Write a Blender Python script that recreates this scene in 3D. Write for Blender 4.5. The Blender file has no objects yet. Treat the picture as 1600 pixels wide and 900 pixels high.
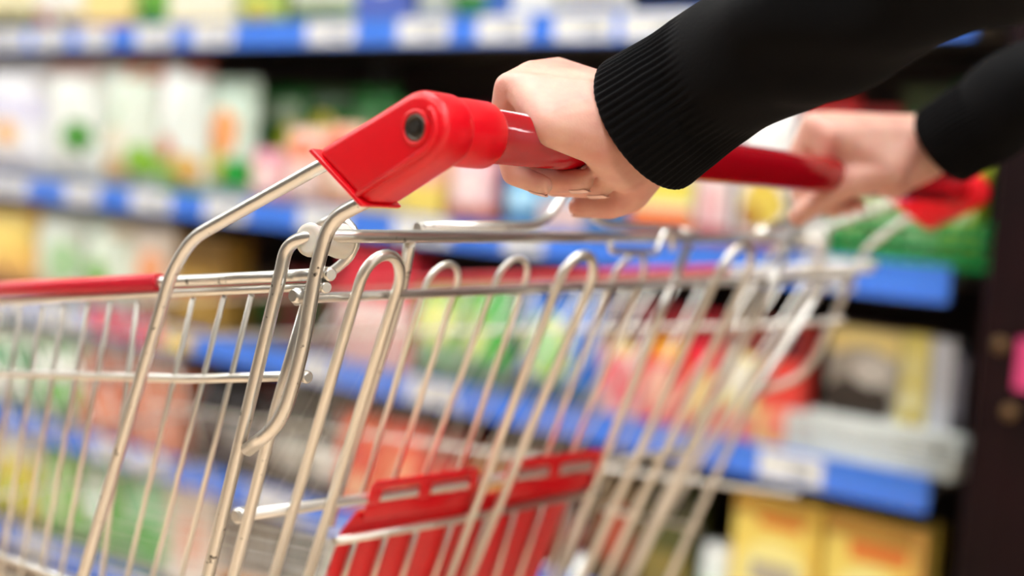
import bpy, bmesh, math, random
import numpy as np
from mathutils import Vector, Matrix
random.seed(7)
SC = bpy.context.scene
COL = SC.collection
PI = math.pi
FL = -.16                     # floor height; the lens is 1.16 m above it

# ------------------------------------------------------------------ camera frame
FPX, CX, CY = 2000.0, 800.0, 450.0
CAM = np.array([0.0, 0.0, 1.0])
def _d(p): return np.array([p[0]-CX, p[1]-CY, FPX])
_H = _d((2350, 395)); _H /= np.linalg.norm(_H)
_U = np.cross(_H, _d((-1812, 98))); _U /= np.linalg.norm(_U)
if _U[1] > 0: _U = -_U
_F = np.cross(_U, _H)
if _F[2] < 0: _F = -_F
ROT = np.stack([_H, _F, _U])                    # world = ROT @ cam(x right, y down, z ahead)
def ray(p): return ROT @ _d(p)
def on_plane(p, q, n):
    """point of the world plane (q, n) seen at photo position p"""
    r = ray(p); q = np.array(q, float); n = np.array(n, float)
    t = n.dot(q-CAM)/n.dot(r)
    return Vector(CAM+r*t)
def atX(p, X): return on_plane(p, (X, 0, 0), (1, 0, 0))
def atY(p, Y): return on_plane(p, (0, Y, 0), (0, 1, 0))

# ------------------------------------------------------------------ materials
def lin(h):
    h = h.lstrip('#'); v = [int(h[i:i+2], 16)/255 for i in (0, 2, 4)]
    return tuple(x/12.92 if x <= .04045 else ((x+.055)/1.055)**2.4 for x in v)
MATS = {}
def mat(name, col, rough=.5, metal=0., spec=.5, coat=0., noise=None, bump=None, sss=0., emit=None, sheen=0., trans=0.):
    if name in MATS: return MATS[name]
    if isinstance(col, str): col = lin(col)
    m = bpy.data.materials.new(name); m.use_nodes = True
    nt = m.node_tree; b = nt.nodes['Principled BSDF']
    b.inputs['Base Color'].default_value = (*col, 1)
    b.inputs['Roughness'].default_value = rough
    b.inputs['Metallic'].default_value = metal
    b.inputs['Specular IOR Level'].default_value = spec
    b.inputs['Coat Weight'].default_value = coat
    b.inputs['Coat Roughness'].default_value = .06
    if sheen:
        b.inputs['Sheen Weight'].default_value = sheen
    if trans:
        b.inputs['Transmission Weight'].default_value = trans
    if sss:
        b.inputs['Subsurface Weight'].default_value = sss
        b.inputs['Subsurface Radius'].default_value = (.011, .004, .002)
        b.inputs['Subsurface Scale'].default_value = .5
    if emit:
        b.inputs['Emission Color'].default_value = (*emit[0], 1)
        b.inputs['Emission Strength'].default_value = emit[1]
    tc = None
    if noise or bump:
        tc = nt.nodes.new('ShaderNodeTexCoord')
    if noise:      # (scale, col2, lo, hi)
        n = nt.nodes.new('ShaderNodeTexNoise'); n.inputs['Scale'].default_value = noise[0]
        n.inputs['Detail'].default_value = 4
        r = nt.nodes.new('ShaderNodeValToRGB')
        r.color_ramp.elements[0].position = noise[2]; r.color_ramp.elements[1].position = noise[3]
        c2 = lin(noise[1]) if isinstance(noise[1], str) else noise[1]
        r.color_ramp.elements[0].color = (*col, 1); r.color_ramp.elements[1].color = (*c2, 1)
        nt.links.new(tc.outputs['Object'], n.inputs['Vector'])
        nt.links.new(n.outputs['Fac'], r.inputs['Fac'])
        nt.links.new(r.outputs['Color'], b.inputs['Base Color'])
    if bump:       # (scale, strength, distance)
        n = nt.nodes.new('ShaderNodeTexNoise'); n.inputs['Scale'].default_value = bump[0]
        n.inputs['Detail'].default_value = 5
        bp = nt.nodes.new('ShaderNodeBump'); bp.inputs['Strength'].default_value = bump[1]
        bp.inputs['Distance'].default_value = bump[2]
        nt.links.new(tc.outputs['Object'], n.inputs['Vector'])
        nt.links.new(n.outputs['Fac'], bp.inputs['Height'])
        nt.links.new(bp.outputs['Normal'], b.inputs['Normal'])
    MATS[name] = m
    return m

STEEL = mat('zinc steel', (.78, .765, .72), .34, 1., noise=(160, (.10, .095, .085), .66, .72), bump=(240, .12, .0005))
WIRE = mat('zinc wire', (.80, .775, .71), .38, 1., bump=(300, .1, .0004))
REDP = mat('red plastic', (.82, .0025, .012), .34, spec=.5, bump=(130, .05, .0006))
REDBAR = mat('red handle tube', (.42, .001, .008), .12, spec=.5, coat=.15, bump=(60, .03, .0005))
REDSLV = mat('red rim sleeve', (.62, .012, .03), .35)
WHITEP = mat('white nylon', (.80, .78, .70), .4, sss=.2)
BOLT = mat('bolt steel', (.16, .14, .12), .38, 1.)
BOLTIN = mat('bolt recess', (.03, .026, .022), .6, .4)

# ------------------------------------------------------------------ mesh helper
class MB:
    def __init__(self): self.v = []; self.f = []; self.mi = []; self.mats = []; self.sm = []
    def idx(self, m):
        if m not in self.mats: self.mats.append(m)
        return self.mats.index(m)
    def face(self, ids, m, smooth=True):
        self.f.append(tuple(ids)); self.mi.append(self.idx(m)); self.sm.append(smooth)
    def add(self, vs, fs, m, smooth=True):
        b = len(self.v); self.v.extend([tuple(x) for x in vs])
        for f in fs: self.face([b+i for i in f], m, smooth)
    def box(self, lo, hi, m):
        x0, y0, z0 = lo; x1, y1, z1 = hi
        vs = [(x0,y0,z0),(x1,y0,z0),(x1,y1,z0),(x0,y1,z0),(x0,y0,z1),(x1,y0,z1),(x1,y1,z1),(x0,y1,z1)]
        self.add(vs, [(0,3,2,1),(4,5,6,7),(0,1,5,4),(1,2,6,5),(2,3,7,6),(3,0,4,7)], m, False)
    def tube(self, pts, r, m, n=12, fillet=0., cap=True, seg=6, closed=False):
        P = [Vector(p) for p in pts]
        if fillet > 0 and len(P) > 2:
            Q = [P[0]]
            for i in range(1, len(P)-1):
                a, b, c = P[i-1], P[i], P[i+1]
                la, lc = (a-b).length, (c-b).length
                d = min(fillet, la*.45, lc*.45)
                p0 = b+(a-b).normalized()*d; p1 = b+(c-b).normalized()*d
                for k in range(seg+1):
                    t = k/seg; Q.append(p0*(1-t)**2+b*2*t*(1-t)+p1*t*t)
            Q.append(P[-1]); P = Q
        N = len(P)
        T = []
        for i in range(N):
            if closed: t = P[(i+1) % N]-P[i-1]
            else: t = P[min(i+1, N-1)]-P[max(i-1, 0)]
            T.append(t.normalized())
        up = Vector((0, 0, 1)) if abs(T[0].z) < .9 else Vector((1, 0, 0))
        nrm = (up-T[0]*up.dot(T[0])).normalized()
        vs = []
        rr = r if callable(r) else (lambda t: r)
        for i in range(N):
            nrm = (nrm-T[i]*nrm.dot(T[i])).normalized()
            bn = T[i].cross(nrm)
            R = rr(i/max(1, N-1))
            for k in range(n):
                a = 2*PI*k/n
                vs.append(P[i]+(nrm*math.cos(a)+bn*math.sin(a))*R)
        fs = []
        for i in range(N if closed else N-1):
            j = (i+1) % N
            for k in range(n):
                fs.append((i*n+k, i*n+(k+1) % n, j*n+(k+1) % n, j*n+k))
        self.add(vs, fs, m)
        if cap and not closed:
            b = len(self.v)-len(vs)
            self.face([b+k for k in range(n)][::-1], m, False)
            self.face([b+(N-1)*n+k for k in range(n)], m, False)
    def lathe(self, o, axis, prof, m, n=24):
        """prof = [(distance along axis, radius)]"""
        o = Vector(o); ax = Vector(axis).normalized()
        u = ax.orthogonal().normalized(); w = ax.cross(u)
        vs = []
        for (h, r) in prof:
            for k in range(n):
                a = 2*PI*k/n
                vs.append(o+ax*h+(u*math.cos(a)+w*math.sin(a))*r)
        fs = []
        for i in range(len(prof)-1):
            for k in range(n):
                fs.append((i*n+k, i*n+(k+1) % n, (i+1)*n+(k+1) % n, (i+1)*n+k))
        self.add(vs, fs, m)
        b = len(self.v)-len(vs)
        self.face([b+k for k in range(n)][::-1], m, False)
        self.face([b+(len(prof)-1)*n+k for k in range(n)], m, False)
    def prism(self, prof, x0, x1, m, bev=0.):
        """outline in (Y,Z) extruded along X"""
        n = len(prof)
        vs = [(x0, y, z) for y, z in prof]+[(x1, y, z) for y, z in prof]
        fs = [tuple(range(n))[::-1], tuple(range(n, 2*n))]
        fs += [(i, (i+1) % n, n+(i+1) % n, n+i) for i in range(n)]
        self.add(vs, fs, m, False)
    def build(self, name, parent=None, bevel=0., sharp=None, at=None):
        me = bpy.data.meshes.new(name)
        v = self.v
        if at is not None:
            v = [(x-at[0], y-at[1], z-at[2]) for x, y, z in v]
        me.from_pydata(v, [], self.f)
        for m in self.mats: me.materials.append(m)
        me.polygons.foreach_set('material_index', self.mi)
        me.polygons.foreach_set('use_smooth', self.sm)
        bm = bmesh.new(); bm.from_mesh(me)
        bmesh.ops.recalc_face_normals(bm, faces=bm.faces)
        bm.to_mesh(me); bm.free()
        o = bpy.data.objects.new(name, me); COL.objects.link(o)
        if at is not None: o.location = at
        if parent is not None:
            o.parent = parent
            # meshes are written in world space: cancel the parent's place
            o.matrix_parent_inverse = Matrix.Translation(Vector(wloc(parent))).inverted()
        if bevel:
            b = o.modifiers.new('bevel', 'BEVEL'); b.width = bevel; b.segments = 3; b.limit_method = 'ANGLE'
            b.angle_limit = math.radians(40)
            for p in me.polygons: p.use_smooth = True
        return o
def wloc(o):
    p = Vector(o.location)
    q = o
    while q.parent is not None:
        p = p+q.matrix_parent_inverse.translation; q = q.parent; p = p+Vector(q.location)
    return p
def empty(name, loc, label, cat, group=None):
    o = bpy.data.objects.new(name, None); COL.objects.link(o)
    o.empty_display_size = .05
    o.location = loc
    return tag(o, label, cat, group)
def tag(o, label, cat, group=None, kind=None):
    if label: o['label'] = label
    if cat: o['category'] = cat
    if group: o['group'] = group
    if kind: o['kind'] = kind
    return o

# ------------------------------------------------------------------ room
def slab(name, lo, hi, m):
    b = MB(); b.box(lo, hi, m); o = b.build(name); o['kind'] = 'structure'; return o
def tile_material():
    m = bpy.data.materials.new('beige floor tile'); m.use_nodes = True
    nt = m.node_tree; b = nt.nodes['Principled BSDF']
    tc = nt.nodes.new('ShaderNodeTexCoord'); br = nt.nodes.new('ShaderNodeTexBrick')
    br.offset = 0; br.inputs['Scale'].default_value = 1.0
    br.inputs['Brick Width'].default_value = .6; br.inputs['Row Height'].default_value = .6
    br.inputs['Mortar Size'].default_value = .003
    br.inputs['Color1'].default_value = (.80, .60, .42, 1); br.inputs['Color2'].default_value = (.77, .57, .40, 1)
    br.inputs['Mortar'].default_value = (.4, .3, .22, 1)
    nt.links.new(tc.outputs['Object'], br.inputs['Vector'])
    nt.links.new(br.outputs['Color'], b.inputs['Base Color'])
    b.inputs['Roughness'].default_value = .25
    return m
PAINT = mat('white wall paint', (.82, .83, .80), .7, bump=(30, .05, .002))
slab('floor', (-2.2, -4.5, FL-.1), (2.75, 8, FL), tile_material())
slab('ceiling', (-2.2, -4.5, 3.1), (2.75, 8, 3.2), PAINT)
slab('wall_right', (2.75, -4.5, FL), (2.85, 8, 3.1), PAINT)
slab('wall_left', (-2.3, -4.5, FL), (-2.2, 8, 3.1), mat('wall darkened for reflections', '#4e4945', .7))  # unseen wall, darkened so that steel and handle get dark reflections
slab('wall_front', (-2.2, 8, FL), (2.75, 8.1, 3.1), PAINT)
slab('wall_back', (-2.2, -4.6, FL), (2.75, -4.5, 3.1), PAINT)
LAMP = mat('lit diffuser', (.9, .9, .9), .5, emit=((.97, .995, 1.0), 19.0))
LAMPH = mat('lamp housing', (.8, .8, .8), .4)
k = 0
for lx in (-.75, .85):
    for ly in (-3.2, -1.0, 1.2, 3.4, 5.6):
        t = empty('ceiling_light', (lx, ly, 3.1), 'white fluorescent ceiling light over the aisle', 'ceiling light', 'fluorescent lights on the ceiling')
        b = MB(); b.box((lx-.16, ly-.78, 3.03), (lx+.16, ly+.78, 3.1), LAMPH); b.build('housing', t, bevel=.006)
        b = MB(); b.box((lx-.14, ly-.75, 3.018), (lx+.14, ly+.75, 3.03), LAMP); b.build('diffuser', t)

# ------------------------------------------------------------------ shelf unit
XS = 1.86
RAILS = [1.600, 1.252, .868, .556, .250, -.060]    # lower edge of every blue price rail
RH = .054
SY0, SY1 = .63, 5.6
BLUE = mat('blue price rail', '#4884ee', .3, coat=.3)
BOARD = mat('dark shelf board', '#6d6864', .5)
BACKP = mat('dark shelf back', '#5a4e48', .8)
UPR = mat('grey upright', '#8b8b88', .45, .3)
CARD = mat('white price card', (.86, .87, .84), .25, coat=.4)
CARDR = mat('red offer card', '#e0102c', .35)
CARDP = mat('pink offer card', '#f07f8c', .35)
CARDY = mat('yellow offer card', '#f7d210', .35)
CARDINK = mat('grey print', '#8d9196', .5)
su = empty('shelf_unit', (XS+.25, 3.1, FL), 'long store shelf unit with blue price rails and stocked shelves beside the aisle', 'shelf')
b = MB(); b.box((2.34, SY0, FL), (2.37, SY1, 2.2), BACKP); b.build('back_panel', su)
for y in (SY0+.005, 2.2, 3.9, SY1-.03):
    b = MB(); b.box((2.28, y, FL), (2.34, y+.03, 2.2), UPR); b.build('upright', su)
def Yp(x, y): return atX((x, y), XS).y
CARDS = {1: [(-60, 40, 0), (55, 105, 0), (128, 172, 0), (215, 272, 0), (303, 366, 0), (482, 556, 0), (624, 702, 0), (748, 828, 0), (868, 960, 0), (975, 1085, 0)],  # last wide pair: white cards stand in for glare on the card holders
         2: [(-40, 44, 0), (104, 155, 0), (207, 268, 0), (322, 385, 0), (470, 545, 0), (618, 705, 0), (790, 850, 0), (1255, 1335, 0)],
         3: [(-60, -8, 0), (4, 50, 0), (60, 128, 0), (138, 205, 1), (208, 252, 1), (255, 300, 3), (470, 520, 0), (640, 715, 0), (1190, 1288, 0)],
         4: [(150, 200, 0), (215, 262, 0), (395, 470, 0)], 0: [], 5: [(30, 80, 0)]}
for k, z in enumerate(RAILS):
    b = MB(); b.box((XS+.012, SY0, z+RH-.03), (2.34, SY1, z+RH-.006), BOARD); b.build('shelf_board', su, bevel=.003)
    b = MB(); b.box((XS, SY0, z), (XS+.01, SY1, z+RH), BLUE)
    b.box((XS-.004, SY0, z), (XS, SY1, z+.005), BLUE); b.box((XS-.004, SY0, z+RH-.005), (XS, SY1, z+RH), BLUE)
    r = b.build('price_rail', su, bevel=.0015)
    for (a, c, kind) in CARDS[k]:
        yy = {1: lambda x: 58-.02*x, 2: lambda x: 285+.105*x, 3: lambda x: 470+.19*x, 4: lambda x: 640+.33*x, 5: lambda x: 850+.4*x}[k]
        y1, y0 = Yp(a, yy(a)), Yp(c, yy(c))
        b = MB()
        b.box((XS-.0035, y0, z+.003), (XS-.0008, y1, z+RH+(.012 if kind == 1 else -.003)), [CARD, CARDR, CARDP, CARDY][kind])
        if kind == 1: b.box((XS-.004, y0, z+.022), (XS-.0034, y1, z+.032), CARDP)
        if kind == 0:
            b.box((XS-.004, y0+(y1-y0)*.15, z+.034), (XS-.0034, y0+(y1-y0)*.85, z+.038), CARDINK)
            b.box((XS-.004, y0+(y1-y0)*.15, z+.014), (XS-.0034, y0+(y1-y0)*.5, z+.026), CARDINK)
        o = b.build('price_card', r)
        if kind: o['label'] = {1: 'red and pink offer card', 3: 'yellow offer card'}[kind]

# ------------------------------------------------------------------ goods
def pm(col, rough=.38):
    return mat('print %s %.2f' % (col, rough), col, rough, coat=.25 if rough < .5 else 0)
def pick(design, u, v, base):
    c = base
    for d in design:
        if d[0] == 'r' and d[1] <= u <= d[3] and d[2] <= v <= d[4]: c = d[5]
        if d[0] == 'e' and ((u-d[1])/d[3])**2+((v-d[2])/d[4])**2 <= 1: c = d[5]
        if d[0] == 'd' and abs((v-d[2])-(u-d[1])*d[3]) < d[4]: c = d[5]
    return c
# every kind is built around its own base point: local x = into the shelf, y = along it, z = up
def bag(name, w, h, d, base, design, loc, lean=0.):
    """pillow bag: two bulged faces meeting in side creases, crimped seals top and bottom"""
    nu, nv = 44, 56
    b = MB(); rnd = random.Random(hash((round(w, 3), round(h, 3), base)) & 0xffff)
    ph = rnd.random()*6; ph2 = rnd.random()*6
    def pt(u, v, s):
        a = (1-abs(2*u-1)**2.6); c = (1-abs(2*v-1)**3.2)
        bul = d*.5*max(0, a)**.6*max(0, c)**.6
        wr = .006*math.sin(7*u*PI+ph+3*v)*math.sin(5*v*PI+ph2)*min(1, a*c*2)
        pin = 1-.07*math.sin(PI*v)
        return (d*.5+s*(bul+wr), (.5-u)*w*pin, h*(.045+.91*v))
    for s in (-1, 1):
        vs = [pt(i/nu, j/nv, s) for j in range(nv+1) for i in range(nu+1)]
        base_i = len(b.v); b.v.extend(vs)
        for j in range(nv):
            for i in range(nu):
                c = pick(design, (i+.5)/nu, (j+.5)/nv, base)
                q = [base_i+j*(nu+1)+i, base_i+j*(nu+1)+i+1, base_i+(j+1)*(nu+1)+i+1, base_i+(j+1)*(nu+1)+i]
                b.face(q, pm(c), True)
    o = b.build(name); o.location = loc
    for nm, z0, z1 in (('bottom_seal', 0, .055), ('top_seal', .945, 1.)):
        sb = MB(); n = 20; vs = []
        for zz in (z0, z1):
            for i in range(n+1):
                for s in (-1, 1):
                    vs.append((d*.5+s*.0012+.0015*math.sin(i*2.1), (.5-i/n)*w*.98, h*zz))
        row = 2*(n+1)
        fs = []
        for i in range(n):
            for s in (0, 1):
                fs.append((2*i+s, 2*i+2+s, row+2*i+2+s, row+2*i+s))
            fs.append((row+2*i, row+2*i+1, row+2*i+3, row+2*i+2)); fs.append((2*i, 2*i+1, 2*i+3, 2*i+2))
        sb.add(vs, fs, pm(pick(design, .5, .02 if z0 == 0 else .98, base)))
        s = sb.build(nm); s.parent = o
    o.rotation_euler = (0, lean, 0)
    return o
def carton(name, w, h, d, base, design, loc, side=None, lean=0.):
    b = MB(); nu, nv = 44, 56; e = .003
    vs = [(0, (.5-i/nu)*w, h*j/nv) for j in range(nv+1) for i in range(nu+1)]
    b.v.extend(vs)
    for j in range(nv):
        for i in range(nu):
            q = [j*(nu+1)+i, j*(nu+1)+i+1, (j+1)*(nu+1)+i+1, (j+1)*(nu+1)+i]
            b.face(q, pm(pick(design, (i+.5)/nu, (j+.5)/nv, base)), False)
    sd = pm(side or base)
    k = len(b.v)
    b.v.extend([(d, w/2, 0), (d, -w/2, 0), (d, -w/2, h), (d, w/2, h)])
    bl, br, tr, tl = 0, nu, nv*(nu+1)+nu, nv*(nu+1)
    b.face([k, k+1, k+2, k+3], sd, False)
    b.face([j*(nu+1) for j in range(nv+1)]+[k+3, k], sd, False)
    b.face([j*(nu+1)+nu for j in range(nv+1)]+[k+2, k+1], sd, False)
    b.face([i for i in range(nu+1)]+[k+1, k], sd, False)
    b.face([nv*(nu+1)+i for i in range(nu+1)]+[k+2, k+3], sd, False)
    o = b.build(name); o.location = loc
    f = MB(); f.box((.002, -w/2+.001, h), (d*.55, w/2-.001, h+.0016), sd); fl = f.build('top_flap'); fl.parent = o
    o.rotation_euler = (0, lean, 0)
    return o
def bottle(name, r, h, body, capc, labc, loc, jar=False):
    b = MB()
    if jar: prof = [(0, r*.9), (.006, r), (h*.78, r), (h*.86, r*.86), (h*.88, r*.8)]
    else: prof = [(0, r*.88), (.006, r), (h*.58, r), (h*.68, r*.86), (h*.8, r*.42), (h*.9, r*.36)]
    b.lathe((0, 0, 0), (0, 0, 1), prof, pm(body, .12)); o = b.build(name)
    c = MB(); rr = r*.9 if jar else r*.42; z0 = h*.87 if jar else h*.89
    c.lathe((0, 0, z0), (0, 0, 1), [(0, rr), (.002, rr*1.03), (h*.98-z0, rr*1.03), (h-z0, rr*.94)], pm(capc)); cc = c.build('lid' if jar else 'cap'); cc.parent = o
    l = MB(); l.lathe((0, 0, h*.16), (0, 0, 1), [(0, r), (.0005, r*1.012), (h*.36, r*1.012), (h*.3605, r)], pm(labc)); ll = l.build('paper_label'); ll.parent = o
    o.location = loc
    return o
W = '#eef1ec'
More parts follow.
